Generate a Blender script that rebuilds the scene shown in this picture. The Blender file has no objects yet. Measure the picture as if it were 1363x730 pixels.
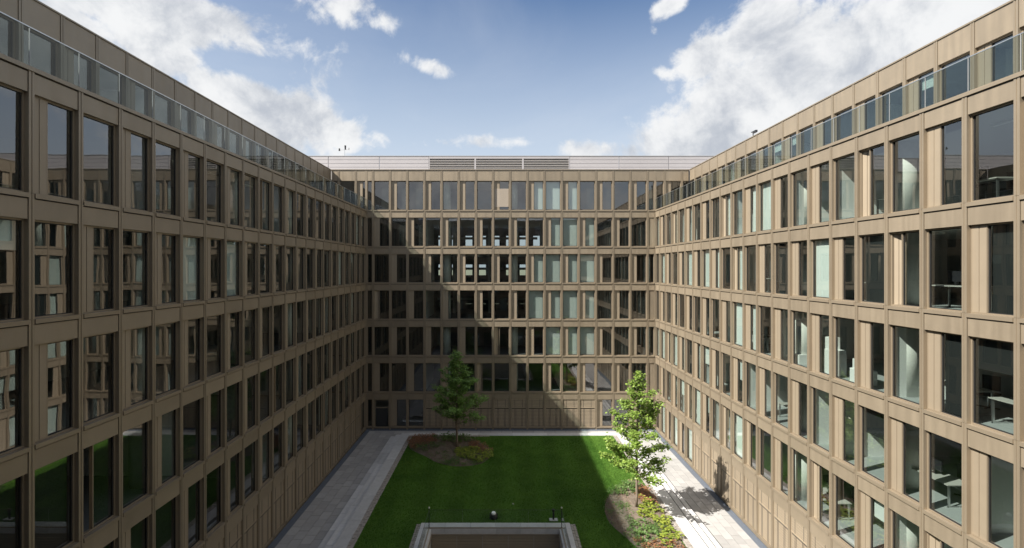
import bpy, math, random
import numpy as np
from mathutils import Vector, Matrix
R = math.radians
sc = bpy.context.scene
col = sc.collection
rnd = random.Random(7)

# ------------------------------------------------------------------ camera
cam_d = bpy.data.cameras.new('camera')
cam = bpy.data.objects.new('camera', cam_d); col.objects.link(cam)
cam.location = (0, 0, 14.12); cam.rotation_euler = (R(90), 0, 0)
cam_d.sensor_width = 36; cam_d.lens = 17.88
cam_d.shift_x = 0.0099; cam_d.shift_y = -0.0059
cam_d.clip_start = 0.1; cam_d.clip_end = 6000
sc.camera = cam

# ------------------------------------------------------------------ sun, sky, exposure
SUN_DIR = Vector((1.0, 0.43, -1.04)).normalized()      # the way the light travels
sun_d = bpy.data.lights.new('sun', 'SUN'); sun_d.energy = 5.0; sun_d.angle = R(0.53)
sun_d.color = (1.0, 0.94, 0.86)
sun = bpy.data.objects.new('sun', sun_d); col.objects.link(sun)
sun.rotation_euler = SUN_DIR.to_track_quat('-Z', 'Y').to_euler(); sun.location = (-40, -20, 60)
sc.view_settings.view_transform = 'Standard'; sc.view_settings.look = 'None'
sc.view_settings.exposure = 1.35; sc.view_settings.gamma = 1.0
sc.cycles.max_bounces = 8; sc.cycles.diffuse_bounces = 4; sc.cycles.glossy_bounces = 3
sc.cycles.transparent_max_bounces = 16; sc.cycles.transmission_bounces = 4
sc.cycles.sample_clamp_indirect = 6.0
sc.cycles.use_denoising = True
sc.cycles.blur_glossy = 0.5

W = bpy.data.worlds.new('World'); sc.world = W; W.use_nodes = True
wt = W.node_tree; wt.nodes.clear()
def wn(t, **k):
    n = wt.nodes.new(t)
    for a, v in k.items(): setattr(n, a, v)
    return n
def wl(a, b): wt.links.new(a, b)
def wmath(op, a, b=None, c=None, clamp=False):
    n = wn('ShaderNodeMath', operation=op); n.use_clamp = clamp
    for i, v in enumerate((a, b, c)):
        if v is None: continue
        if isinstance(v, (int, float)): n.inputs[i].default_value = v
        else: wl(v, n.inputs[i])
    return n.outputs[0]
def wmap(v, a, b, c=0.0, d=1.0, smooth=True):
    n = wn('ShaderNodeMapRange'); n.interpolation_type = 'SMOOTHSTEP' if smooth else 'LINEAR'
    wl(v, n.inputs[0])
    for i, x in zip((1, 2, 3, 4), (a, b, c, d)): n.inputs[i].default_value = x
    return n.outputs[0]
def wmix(fac, A, B):
    n = wn('ShaderNodeMix', data_type='RGBA'); wl(fac, n.inputs[0])
    for s, v in ((6, A), (7, B)):
        if isinstance(v, tuple): n.inputs[s].default_value = (*v, 1)
        else: wl(v, n.inputs[s])
    return n.outputs[2]
sky = wn('ShaderNodeTexSky', sky_type='NISHITA'); sky.sun_disc = False
sky.sun_elevation = math.asin(-SUN_DIR.z)
sky.sun_rotation = math.atan2(-SUN_DIR.x, -SUN_DIR.y)
sky.air_density = 1.0; sky.dust_density = 0.6; sky.ozone_density = 1.0
tc = wn('ShaderNodeTexCoord'); sep = wn('ShaderNodeSeparateXYZ'); wl(tc.outputs['Generated'], sep.inputs[0])
X, Y, Z = sep.outputs
el = wmath('ARCSINE', Z); az = wmath('ARCTAN2', X, Y)
# cloud deck coordinates: direction projected on a high plane
zz = wmath('ADD', wmath('MAXIMUM', Z, 0.0), 0.22)
px = wmath('DIVIDE', X, zz); py = wmath('DIVIDE', Y, zz)
cmb = wn('ShaderNodeCombineXYZ'); wl(px, cmb.inputs[0]); wl(py, cmb.inputs[1]); cmb.inputs[2].default_value = 3.7
def noise(scale, detail, rough, off=(0, 0, 0), dist=0.0, vec=None):
    mp = wn('ShaderNodeMapping'); wl(vec or cmb.outputs[0], mp.inputs[0]); mp.inputs['Location'].default_value = off
    n = wn('ShaderNodeTexNoise'); wl(mp.outputs[0], n.inputs['Vector'])
    n.inputs['Scale'].default_value = scale; n.inputs['Detail'].default_value = detail
    n.inputs['Roughness'].default_value = rough; n.inputs['Distortion'].default_value = dist
    return n.outputs['Fac']
n1 = noise(4.2, 10, 0.60, (0.3, 0.1, 0), 0.5, tc.outputs['Generated'])
n1b = noise(17, 7, 0.62, (0.3, 0.5, 2), 0.3, tc.outputs['Generated'])
n2 = noise(7.0, 8, 0.62, (4.1, 2.2, 0), 0.3, tc.outputs['Generated'])
def px2ang(u, v):           # where a cloud stands in the sky (azimuth, elevation)
    a = (u - 668) / 677; b = (357 - v) / 677
    d = Vector((a, 1, b)).normalized()
    return math.atan2(d.x, d.y), math.asin(d.z)
# individual clouds: (u, v, half width deg, half height deg, tilt deg, strength)
clouds = [
 (1130, 108, 16, 6.2, 14, 1.05), (950, 160, 10, 4.4, 18, 1.0), (1010, 190, 12, 3, 0, .9), (1240, 50, 15, 5.5, 8, 0.9), (850, 200, 7, 1.6, 0, 0.6),
 (1010, 35, 5, 3.0, 30, 0.8), (1080, 175, 8, 3, 0, .75), (893, 6, 3.0, 1.3, 25, .75), (898, 101, 3.0, 0.9, -16, 0.47), (870, 40, 1.6, .8, -30, .4),
 (190, -4, 14, 3.6, -6, 0.95), (430, 8, 7, 2.2, 6, 0.6), (90, 25, 9, 2.6, -18, 0.6),
 (345, 150, 9, 3.2, -16, 1.0), (430, 172, 7, 2.2, -10, .8), (800, 200, 6, 1.5, 0, .65), (940, 70, 4, 2.6, 40, .7), (620, 192, 8, 1.0, 0, .42), (215, 82, 4.5, 2.4, 10, 0.75), (575, 92, 3.2, 1.1, -14, 0.55), (735, 84, 1.0, .5, 0, .5),
 (470, 185, 11, 1.8, 0, 0.55), (365, 42, 1.6, 1.6, 30, .55), (480, 30, 4, 1, 10, .45),
]
dens = None
for (u, v, hw, hh, tilt, s) in clouds:
    a0, e0 = px2ang(u, v)
    da = wmath('SUBTRACT', az, a0); de = wmath('SUBTRACT', el, e0)
    ct, st = math.cos(R(tilt)), math.sin(R(tilt))
    x1 = wmath('ADD', wmath('MULTIPLY', da, ct / R(hw)), wmath('MULTIPLY', de, st / R(hw)))
    y1 = wmath('SUBTRACT', wmath('MULTIPLY', de, ct / R(hh)), wmath('MULTIPLY', da, st / R(hh)))
    r = wmath('ADD', wmath('MULTIPLY', x1, x1), wmath('MULTIPLY', y1, y1))
    g = wmath('MULTIPLY', wmath('EXPONENT', wmath('MULTIPLY', r, -0.9)), s)
    dens = g if dens is None else wmath('MAXIMUM', dens, g)
# the rest of the sky: broken cumulus everywhere behind and above
rest = wmath('MULTIPLY', wmap(wmath('ADD', wmath('MULTIPLY', Y, -1.0), wmath('MULTIPLY', el, 0.55)), -0.42, 0.25), 0.50)
dens = wmath('MAXIMUM', dens, rest)
dens = wmath('ADD', dens, wmath('MULTIPLY', wmath('SUBTRACT', n1, 0.5), 1.9))
dens = wmath('ADD', dens, wmath('MULTIPLY', wmath('SUBTRACT', n1b, 0.5), 0.85))
cover = wmap(dens, 0.34, 0.64)
lit = wmap(wmath('ADD', wmath('MULTIPLY', n2, 0.8), wmath('ADD', wmath('MULTIPLY', n1b, 0.35), wmath('MULTIPLY', dens, -0.10))), 0.33, 0.60)
cloudcol = wmix(lit, (0.52, 0.56, 0.63), (0.93, 0.94, 0.95))
haze = wmap(el, R(29), R(8), 0.0, 0.92, False)
skyboost = wn('ShaderNodeMix', data_type='RGBA', blend_type='MULTIPLY'); skyboost.inputs[0].default_value = 1
wl(sky.outputs[0], skyboost.inputs[6]); skyboost.inputs[7].default_value = (0.093, 0.114, 0.135, 1)
base = wmix(haze, skyboost.outputs[2], (0.72, 0.80, 0.89))
wisp = wmath('MULTIPLY', wmap(noise(1.0, 7, 0.55, (9, 3, 1), 0.6), 0.42, 0.80), 0.25)
base = wmix(wisp, base, (0.80, 0.84, 0.90))
fin = wmix(cover, base, cloudcol)
KS = 6.6          # cloud and haze radiance relative to the 0.1 background strength
sc2 = wn('ShaderNodeVectorMath', operation='SCALE'); wl(fin, sc2.inputs[0]); sc2.inputs['Scale'].default_value = KS; fin = sc2.outputs[0]
bg = wn('ShaderNodeBackground'); wl(fin, bg.inputs[0]); bg.inputs[1].default_value = 0.0585
wo = wn('ShaderNodeOutputWorld'); wl(bg.outputs[0], wo.inputs[0])

# ------------------------------------------------------------------ materials
def mat(name, c, rough=0.6, metal=0.0, var=0.0, vscale=3.0, bump=0.0, bscale=40.0, rand=0.0, spec=0.5, col2=None, emit=None):
    m = bpy.data.materials.new(name); m.use_nodes = True
    nt = m.node_tree; N = nt.nodes; b = N['Principled BSDF']
    b.inputs['Roughness'].default_value = rough; b.inputs['Metallic'].default_value = metal
    b.inputs['Specular IOR Level'].default_value = spec
    b.inputs['Base Color'].default_value = (*c, 1)
    src = None
    geo = N.new('ShaderNodeNewGeometry')
    if var or col2:
        n = N.new('ShaderNodeTexNoise'); nt.links.new(geo.outputs['Position'], n.inputs['Vector'])
        n.inputs['Scale'].default_value = vscale; n.inputs['Detail'].default_value = 6; n.inputs['Roughness'].default_value = .65
        mr = N.new('ShaderNodeMapRange'); nt.links.new(n.outputs['Fac'], mr.inputs[0]); mr.inputs[1].default_value = .3; mr.inputs[2].default_value = .7
        mx = N.new('ShaderNodeMix'); mx.data_type = 'RGBA'; nt.links.new(mr.outputs[0], mx.inputs[0])
        lo = tuple(x * (1 - var) for x in c) if not col2 else c
        hi = tuple(min(1, x * (1 + var)) for x in c) if not col2 else col2
        mx.inputs[6].default_value = (*lo, 1); mx.inputs[7].default_value = (*hi, 1); src = mx.outputs[2]
    if rand:
        oi = N.new('ShaderNodeObjectInfo'); mr = N.new('ShaderNodeMapRange'); nt.links.new(oi.outputs['Random'], mr.inputs[0])
        mr.inputs[3].default_value = 1 - rand; mr.inputs[4].default_value = 1 + rand
        h = N.new('ShaderNodeHueSaturation'); nt.links.new(mr.outputs[0], h.inputs['Value'])
        if src: nt.links.new(src, h.inputs['Color'])
        else: h.inputs['Color'].default_value = (*c, 1)
        src = h.outputs[0]
    if src: nt.links.new(src, b.inputs['Base Color'])
    if bump:
        n = N.new('ShaderNodeTexNoise'); nt.links.new(geo.outputs['Position'], n.inputs['Vector'])
        n.inputs['Scale'].default_value = bscale; n.inputs['Detail'].default_value = 4
        bp = N.new('ShaderNodeBump'); bp.inputs['Strength'].default_value = bump; bp.inputs['Distance'].default_value = .02
        nt.links.new(n.outputs['Fac'], bp.inputs['Height']); nt.links.new(bp.outputs[0], b.inputs['Normal'])
    return m
BZ = (0.282, 0.233, 0.169)
M = {}
M['bronze'] = mat('bronze_sheet', BZ, 0.5, 0.45, var=.05, vscale=1.3, rand=.07, bump=.10, bscale=1.4)
def streaks(m, amt):
    nt = m.node_tree; N = nt.nodes; b = N['Principled BSDF']; src = b.inputs['Base Color'].links[0].from_socket
    geo = N.new('ShaderNodeNewGeometry'); mp = N.new('ShaderNodeVectorMath'); mp.operation = 'MULTIPLY'
    nt.links.new(geo.outputs['Position'], mp.inputs[0]); mp.inputs[1].default_value = (5, 5, .35)
    n = N.new('ShaderNodeTexNoise'); nt.links.new(mp.outputs[0], n.inputs['Vector']); n.inputs['Scale'].default_value = 1; n.inputs['Detail'].default_value = 5
    mr = N.new('ShaderNodeMapRange'); nt.links.new(n.outputs['Fac'], mr.inputs[0]); mr.inputs[1].default_value = .3; mr.inputs[2].default_value = .7
    mr.inputs[3].default_value = 1 - amt; mr.inputs[4].default_value = 1 + amt
    h = N.new('ShaderNodeHueSaturation'); nt.links.new(mr.outputs[0], h.inputs['Value']); nt.links.new(src, h.inputs['Color']); nt.links.new(h.outputs[0], b.inputs['Base Color'])
    r2 = N.new('ShaderNodeMapRange'); nt.links.new(n.outputs['Fac'], r2.inputs[0]); r2.inputs[1].default_value = .3; r2.inputs[2].default_value = .7
    r2.inputs[3].default_value = .42; r2.inputs[4].default_value = .6; nt.links.new(r2.outputs[0], b.inputs['Roughness'])
streaks(M['bronze'], .055)
M['bronze_trim'] = mat('bronze_trim', tuple(x * .96 for x in BZ), 0.45, 0.45, var=.04, vscale=2, rand=.03)
M['bronze_vent'] = mat('bronze_vent', tuple(x * 1.06 for x in BZ), 0.55, 0.35, var=.03, vscale=2, rand=.04)
M['frame'] = mat('window_frame_dark', (.10, .085, .068), 0.5, 0.3)
M['gasket'] = mat('black_gasket', (.012, .012, .012), 0.6)
M['slab'] = mat('dark_void', (.02, .019, .018), 0.9)
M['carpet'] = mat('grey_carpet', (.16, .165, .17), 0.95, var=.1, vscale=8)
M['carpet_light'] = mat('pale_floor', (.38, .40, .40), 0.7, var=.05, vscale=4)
M['ceiling'] = mat('ceiling', (.55, .55, .53), 0.9)
M['core'] = mat('office_wall', (.30, .30, .29), 0.9, var=.25, vscale=.35)
M['white'] = mat('white_paint', (.82, .83, .81), 0.7, var=.02)
M['column'] = mat('concrete_column', (.74, .74, .70), 0.8, var=.08, vscale=3)
M['blind'] = mat('white_blind', (.72, .75, .73), 0.8, rand=.08)
M['dark_blind'] = mat('charcoal_blind', (.022, .024, .025), 0.8, rand=.2)
M['tan_blind'] = mat('tan_blind', (.42, .36, .29), 0.6, metal=.2)
M['perf'] = mat('perforated_bronze', tuple(x * 1.12 for x in BZ), 0.55, 0.35, var=.04, rand=.05)
M['rail'] = mat('steel_rail', (.62, .63, .63), 0.3, 0.9)
M['black'] = mat('black_plastic', (.02, .02, .022), 0.5)
M['grey_cap'] = mat('grey_cap', (.33, .33, .33), 0.5, .3)
M['screen_grey'] = mat('grey_cladding', (.36, .345, .35), 0.55, .15, var=.04, vscale=.8, rand=.03)
M['louvre'] = mat('louvre_grey', (.50, .47, .44), 0.5, .1)
M['paver'] = mat('grey_paver', (.28, .277, .272), 0.85, var=.06, vscale=2.2, bump=.25, bscale=60, rand=.11)
M['paver_joint_and_shadow'] = mat('paver_joint_and_shadow', (.07, .065, .06), 0.95, var=.2, vscale=5)
M['stone'] = mat('pale_granite', (.42, .42, .418), 0.8, var=.10, vscale=3.5, bump=.2, bscale=70, rand=.13)
M['cobble'] = mat('grey_cobble', (.27, .245, .22), 0.9, var=.35, vscale=7, bump=.4, bscale=30)
M['drain'] = mat('slate_gravel_strip', (.085, .10, .125), 0.85, var=.2, vscale=8, bump=.3, bscale=50)
M['soil'] = mat('bark_mulch', (.085, .066, .050), 0.95, var=.0, vscale=5, col2=(.175, .14, .108), bump=1.0, bscale=16)
M['mulch'] = mat('bark_chips', (.16, .11, .075), 0.95, var=.4, vscale=14)
M['lawn'] = mat('lawn_turf', (.03, .075, .010), 0.95, vscale=.7, col2=(.065, .135, .02), bump=.8, bscale=45, spec=.1)
M['grass'] = mat('grass_blade', (.045, .115, .012), 0.8, vscale=.55, col2=(.10, .185, .028), spec=.12)
M['ground'] = mat('far_ground', (.16, .17, .12), 0.95, var=.3, vscale=.05)
M['roof'] = mat('roof_gravel', (.32, .31, .30), 0.95, var=.2, vscale=2)
M['bark'] = mat('tree_bark', (.16, .125, .095), 0.9, var=.3, vscale=12, bump=.6, bscale=30)
M['desk'] = mat('desk_top', (.50, .49, .46), 0.5)
M['screen'] = mat('monitor_black', (.03, .03, .035), 0.25)
M['concrete'] = mat('pit_wall', (.40, .39, .36), 0.85, var=.12, vscale=2)
def leafmat(name, c1, c2, trans=.35):
    m = bpy.data.materials.new(name); m.use_nodes = True; nt = m.node_tree; N = nt.nodes; N.clear()
    geo = N.new('ShaderNodeNewGeometry'); L = nt.links.new
    mr = N.new('ShaderNodeMix'); mr.data_type = 'RGBA'; L(geo.outputs['Random Per Island'], mr.inputs[0])
    mr.inputs[6].default_value = (*c1, 1); mr.inputs[7].default_value = (*c2, 1)
    d = N.new('ShaderNodeBsdfDiffuse'); t = N.new('ShaderNodeBsdfTranslucent'); g = N.new('ShaderNodeBsdfGlossy')
    L(mr.outputs[2], d.inputs[0]); L(mr.outputs[2], t.inputs[0]); g.inputs['Roughness'].default_value = .45; g.inputs[0].default_value = (.5, .5, .5, 1)
    a = N.new('ShaderNodeMixShader'); a.inputs[0].default_value = trans; L(d.outputs[0], a.inputs[1]); L(t.outputs[0], a.inputs[2])
    b = N.new('ShaderNodeMixShader'); b.inputs[0].default_value = .07; L(a.outputs[0], b.inputs[1]); L(g.outputs[0], b.inputs[2])
    o = N.new('ShaderNodeOutputMaterial'); L(b.outputs[0], o.inputs[0]); return m
M['leaf_dark'] = leafmat('leaf_dark', (.13, .24, .055), (.25, .40, .10))
M['leaf_light'] = leafmat('leaf_light', (.15, .25, .045), (.29, .40, .08), .42)
M['leaf_yellow'] = leafmat('leaf_yellow', (.16, .23, .035), (.34, .38, .06))
M['leaf_green'] = leafmat('leaf_green', (.06, .13, .03), (.14, .22, .06))
M['leaf_rust'] = leafmat('leaf_rust', (.17, .085, .045), (.34, .17, .085), .25)
def glassmat(name, tint, f_ior=2.0, f_add=0.0, wav=.02, refl=(1, 1, 1)):
    m = bpy.data.materials.new(name); m.use_nodes = True; nt = m.node_tree; N = nt.nodes; N.clear(); L = nt.links.new
    geo = N.new('ShaderNodeNewGeometry')
    oi = N.new('ShaderNodeObjectInfo'); ad = N.new('ShaderNodeVectorMath'); ad.operation = 'ADD'
    sc_ = N.new('ShaderNodeVectorMath'); sc_.operation = 'SCALE'; L(oi.outputs['Location'], sc_.inputs[0]); sc_.inputs['Scale'].default_value = 3.3
    L(geo.outputs['Position'], ad.inputs[0]); L(sc_.outputs[0], ad.inputs[1])
    n = N.new('ShaderNodeTexNoise'); L(ad.outputs[0], n.inputs['Vector']); n.inputs['Scale'].default_value = .9; n.inputs['Detail'].default_value = 1.0
    bp = N.new('ShaderNodeBump'); bp.inputs['Strength'].default_value = 1; bp.inputs['Distance'].default_value = wav; L(n.outputs['Fac'], bp.inputs['Height'])
    fr = N.new('ShaderNodeFresnel')
    im = N.new('ShaderNodeMapRange'); L(geo.outputs['Backfacing'], im.inputs[0]); im.inputs[3].default_value = f_ior; im.inputs[4].default_value = 1 / f_ior
    L(im.outputs[0], fr.inputs[0])
    fa = N.new('ShaderNodeMath'); fa.operation = 'ADD'; fa.use_clamp = True; L(fr.outputs[0], fa.inputs[0]); fa.inputs[1].default_value = f_add
    tr = N.new('ShaderNodeBsdfTransparent'); tr.inputs[0].default_value = (*tint, 1)
    gl = N.new('ShaderNodeBsdfGlossy'); gl.inputs['Roughness'].default_value = 0.0; gl.inputs[0].default_value = (*refl, 1); L(bp.outputs[0], gl.inputs['Normal'])
    mx = N.new('ShaderNodeMixShader'); L(fa.outputs[0], mx.inputs[0]); L(tr.outputs[0], mx.inputs[1]); L(gl.outputs[0], mx.inputs[2])
    o = N.new('ShaderNodeOutputMaterial'); L(mx.outputs[0], o.inputs[0]); return m
M['glass'] = glassmat('window_glass', (.60, .66, .635), 1.9, 0.06, .0012)
M['well_glass'] = glassmat('well_railing_glass', (.93, .96, .95), 1.25, 0.0, .0003)
M['clear_glass'] = glassmat('railing_glass', (.72, .77, .76), 1.3, 0.0, .0003)

# ------------------------------------------------------------------ mesh helpers
class B:
    def __init__(s): s.v = []; s.f = []; s.m = []; s.mats = []
    def mi(s, k):
        if k not in s.mats: s.mats.append(k)
        return s.mats.index(k)
    def box(s, x0, x1, y0, y1, z0, z1, k):
        i = len(s.v); m = s.mi(k)
        s.v += [(x0, y0, z0), (x1, y0, z0), (x1, y1, z0), (x0, y1, z0), (x0, y0, z1), (x1, y0, z1), (x1, y1, z1), (x0, y1, z1)]
        s.f += [(i, i + 3, i + 2, i + 1), (i + 4, i + 5, i + 6, i + 7), (i, i + 1, i + 5, i + 4), (i + 1, i + 2, i + 6, i + 5), (i + 2, i + 3, i + 7, i + 6), (i + 3, i, i + 4, i + 7)]
        s.m += [m] * 6; return s
    def quad(s, a, b, c, d, k):
        i = len(s.v); s.v += [a, b, c, d]; s.f.append((i, i + 1, i + 2, i + 3)); s.m.append(s.mi(k)); return s
    def poly(s, pts, k):
        i = len(s.v); s.v += pts; s.f.append(tuple(range(i, i + len(pts)))); s.m.append(s.mi(k)); return s
    def prism(s, pts, z0, z1, k):
        n = len(pts); i = len(s.v); m = s.mi(k)
        s.v += [(x, y, z0) for x, y in pts] + [(x, y, z1) for x, y in pts]
        s.f.append(tuple(reversed(range(i, i + n)))); s.f.append(tuple(range(i + n, i + 2 * n))); s.m += [m, m]
        for a in range(n):
            b = (a + 1) % n; s.f.append((i + a, i + b, i + n + b, i + n + a)); s.m.append(m)
        return s
    def tube(s, pts, rads, k, n=6, cap=True):
        m = s.mi(k); rings = []
        for j, p in enumerate(pts):
            p = Vector(p); d = (Vector(pts[min(j + 1, len(pts) - 1)]) - Vector(pts[max(j - 1, 0)])).normalized()
            a = d.orthogonal().normalized(); b = d.cross(a)
            i = len(s.v); rings.append(i)
            for t in range(n):
                an = 2 * math.pi * t / n; q = p + (a * math.cos(an) + b * math.sin(an)) * rads[j]; s.v.append(tuple(q))
        for j in range(len(rings) - 1):
            for t in range(n):
                u = (t + 1) % n; s.f.append((rings[j] + t, rings[j] + u, rings[j + 1] + u, rings[j + 1] + t)); s.m.append(m)
        if cap:
            s.f.append(tuple(rings[0] + t for t in reversed(range(n)))); s.f.append(tuple(rings[-1] + t for t in range(n))); s.m += [m, m]
        return s
    def add(s, o, dx=0, dy=0, dz=0):
        i = len(s.v); s.v += [(x + dx, y + dy, z + dz) for x, y, z in o.v]; mp = [s.mi(k) for k in o.mats]
        s.f += [tuple(a + i for a in f) for f in o.f]; s.m += [mp[a] for a in o.m]; return s
    def mesh(s, name, smooth=False):
        me = bpy.data.meshes.new(name); me.from_pydata(s.v, [], s.f)
        for k in s.mats: me.materials.append(M[k])
        me.polygons.foreach_set('material_index', s.m)
        if smooth: me.polygons.foreach_set('use_smooth', [True] * len(s.f))
        me.update(); return me
def link(name, me, parent=None, loc=(0, 0, 0), rot=(0, 0, 0)):
    o = bpy.data.objects.new(name, me); col.objects.link(o)
    o.parent = parent; o.location = loc; o.rotation_euler = rot; return o
def tag(o, label=None, cat=None, group=None, kind=None):
    if label: o['label'] = label
    if cat: o['category'] = cat
    if group: o['group'] = group
    if kind: o['kind'] = kind
    return o
def thing(name, label, cat, loc=(0, 0, 0), rz=0, group=None):
    o = bpy.data.objects.new(name, None); col.objects.link(o); o.location = loc; o.rotation_euler = (0, 0, rz)
    o.empty_display_size = .2
    return tag(o, label, cat, group)
def obj(name, b, parent=None, loc=(0, 0, 0), rot=(0, 0, 0), smooth=False): return link(name, b.mesh(name, smooth), parent, loc, rot)

# ------------------------------------------------------------------ facade kit (local: x along the facade, -y outward, z up)
H = 3.18
ST = [None, (.24, 2.63), (3.28, 5.81), (6.46, 8.99), (9.64, 12.17), (12.82, 15.35), (16.00, 18.53), (19.18, 21.74)]   # window bottom / top per storey
TOP = 22.73
cache = {}
def cached(key, fn, name):
    if key not in cache: cache[key] = fn()
    return cache[key]
def b_frame(w, h, panel):
    b = B(); x0 = .08; x1 = w - .08
    t = .045
    b.box(x0, x0 + t, .10, .2, 0, h, 'bronze_trim'); b.box(x1 - t, x1, .10, .2, 0, h, 'bronze_trim')
    b.box(x0 + t, x1 - t, .102, .2, h - t, h - .001, 'bronze_trim'); b.box(x0 + t, x1 - t, .102, .2, 0.001, t, 'bronze_trim')
    gx = x0 + .50 if panel else x0 + t
    g = .022
    if panel: b.box(gx - .035, gx, .098, .2, t, h - t, 'bronze_trim')
    b.box(gx, gx + g, .135, .19, t, h - t, 'gasket'); b.box(x1 - t - g, x1 - t, .135, .19, t, h - t, 'gasket')
    b.box(gx + g, x1 - t - g, .136, .19, h - t - g, h - t, 'gasket'); b.box(gx + g, x1 - t - g, .136, .19, t, t + g, 'gasket')
    return b
def glass_rect(w, h, panel):
    t = .045; x0 = .08 + (.50 if panel else t); return x0 + .02, w - .08 - t - .02, t + .02, h - t - .02
def b_glass(w, h, panel):
    a, c, z0, z1 = glass_rect(w, h, panel)
    return B().quad((a, .155, z0), (c, .155, z0), (c, .155, z1), (a, .155, z1), 'glass')
def b_vent(w, h):
    b = B(); x0 = .125; x1 = .08 + .465
    m = (x0 + x1) / 2
    b.box(x0, m - .012, .10, .15, .045, h - .045, 'bronze_vent'); b.box(m + .012, x1, .10, .15, .045, h - .045, 'bronze_vent')
    b.box(m - .012, m + .012, .118, .149, .046, h - .046, 'bronze_trim')
    return b
def b_mull(h):
    b = B(); b.box(-.08, -.014, -.02, .2, 0.004, h - .004, 'bronze_trim'); b.box(.014, .08, -.02, .2, 0.004, h - .004, 'bronze_trim')
    b.box(-.014, .014, -.006, .2, 0.005, h - .005, 'bronze_trim'); return b
def b_sill(w): return B().box(.082, w - .082, -.045, .098, -.115, 0, 'bronze_trim')
def b_spand(w, h):      # z 0 = window head below
    b = B(); b.box(.094, w - .094, 0, .098, 0, h, 'bronze')
    b.box(.094, w - .094, .0985, .12, h - .1, h - .001, 'bronze_trim'); return b
def b_perf(w, h):
    b = B(); x0, x1 = .094, w - .094; split = h - .72
    b.box(x0, x1, .055, .075, 0, h, 'frame')
    b.box(x0, x1, .030, .0549, split - .025, split + .025, 'perf')
    n = 20
    for i in range(n):
        z = h * (i + .5) / n; q = h / n * .40
        if abs(z - split) < .06: continue
        b.box(x0, x1, .042, .0548, z - q, z + q, 'perf')
    for xx in (w * .27, w * .335, w * .655, w * .72): b.box(xx - .014, xx + .014, .034, .0415, .02, split - .03, 'frame')
    for xx in (w * .27, w * .72): b.box(xx - .014, xx + .014, .034, .0415, split + .03, h - .01, 'frame')
    b.box(x0, x1, .012, .0295, split - .022, split + .022, 'bronze_vent')
    for xx in (x0 + .02, x1 - .02): b.box(xx - .02, xx + .02, .032, .0547, .0, h, 'perf')
    return b
def b_door(w, h):
    b = B(); b.box(.08, .18, .1, .2, 0, h, 'bronze_trim'); b.box(w - .18, w - .08, .1, .2, 0, h, 'bronze_trim')
    b.box(.18, w - .18, .1, .2, h - .1, h, 'bronze_trim'); b.box(.18, w - .18, .09, .21, h - .78, h - .70, 'bronze_trim')
    b.box(.24, w - .24, .12, .16, .0, h - .79, 'dark_blind'); return b
def b_blind(w, h, panel, kind, drop=1.0):
    a, c, z0, z1 = glass_rect(w, h, panel)
    b = B(); b.box(a - .03, c + .03, .262, .27, z1 - (z1 - z0) * drop, z1 + .02, kind); return b
def b_extblind(w, h):
    b = B(); n = 19
    for i in range(n):
        z = h * .12 + i * (h * .62 / n)
        b.box(.14, w - .14, .095, .13, z, z + h * .62 / n * .78, 'tan_blind')
    return b

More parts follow.
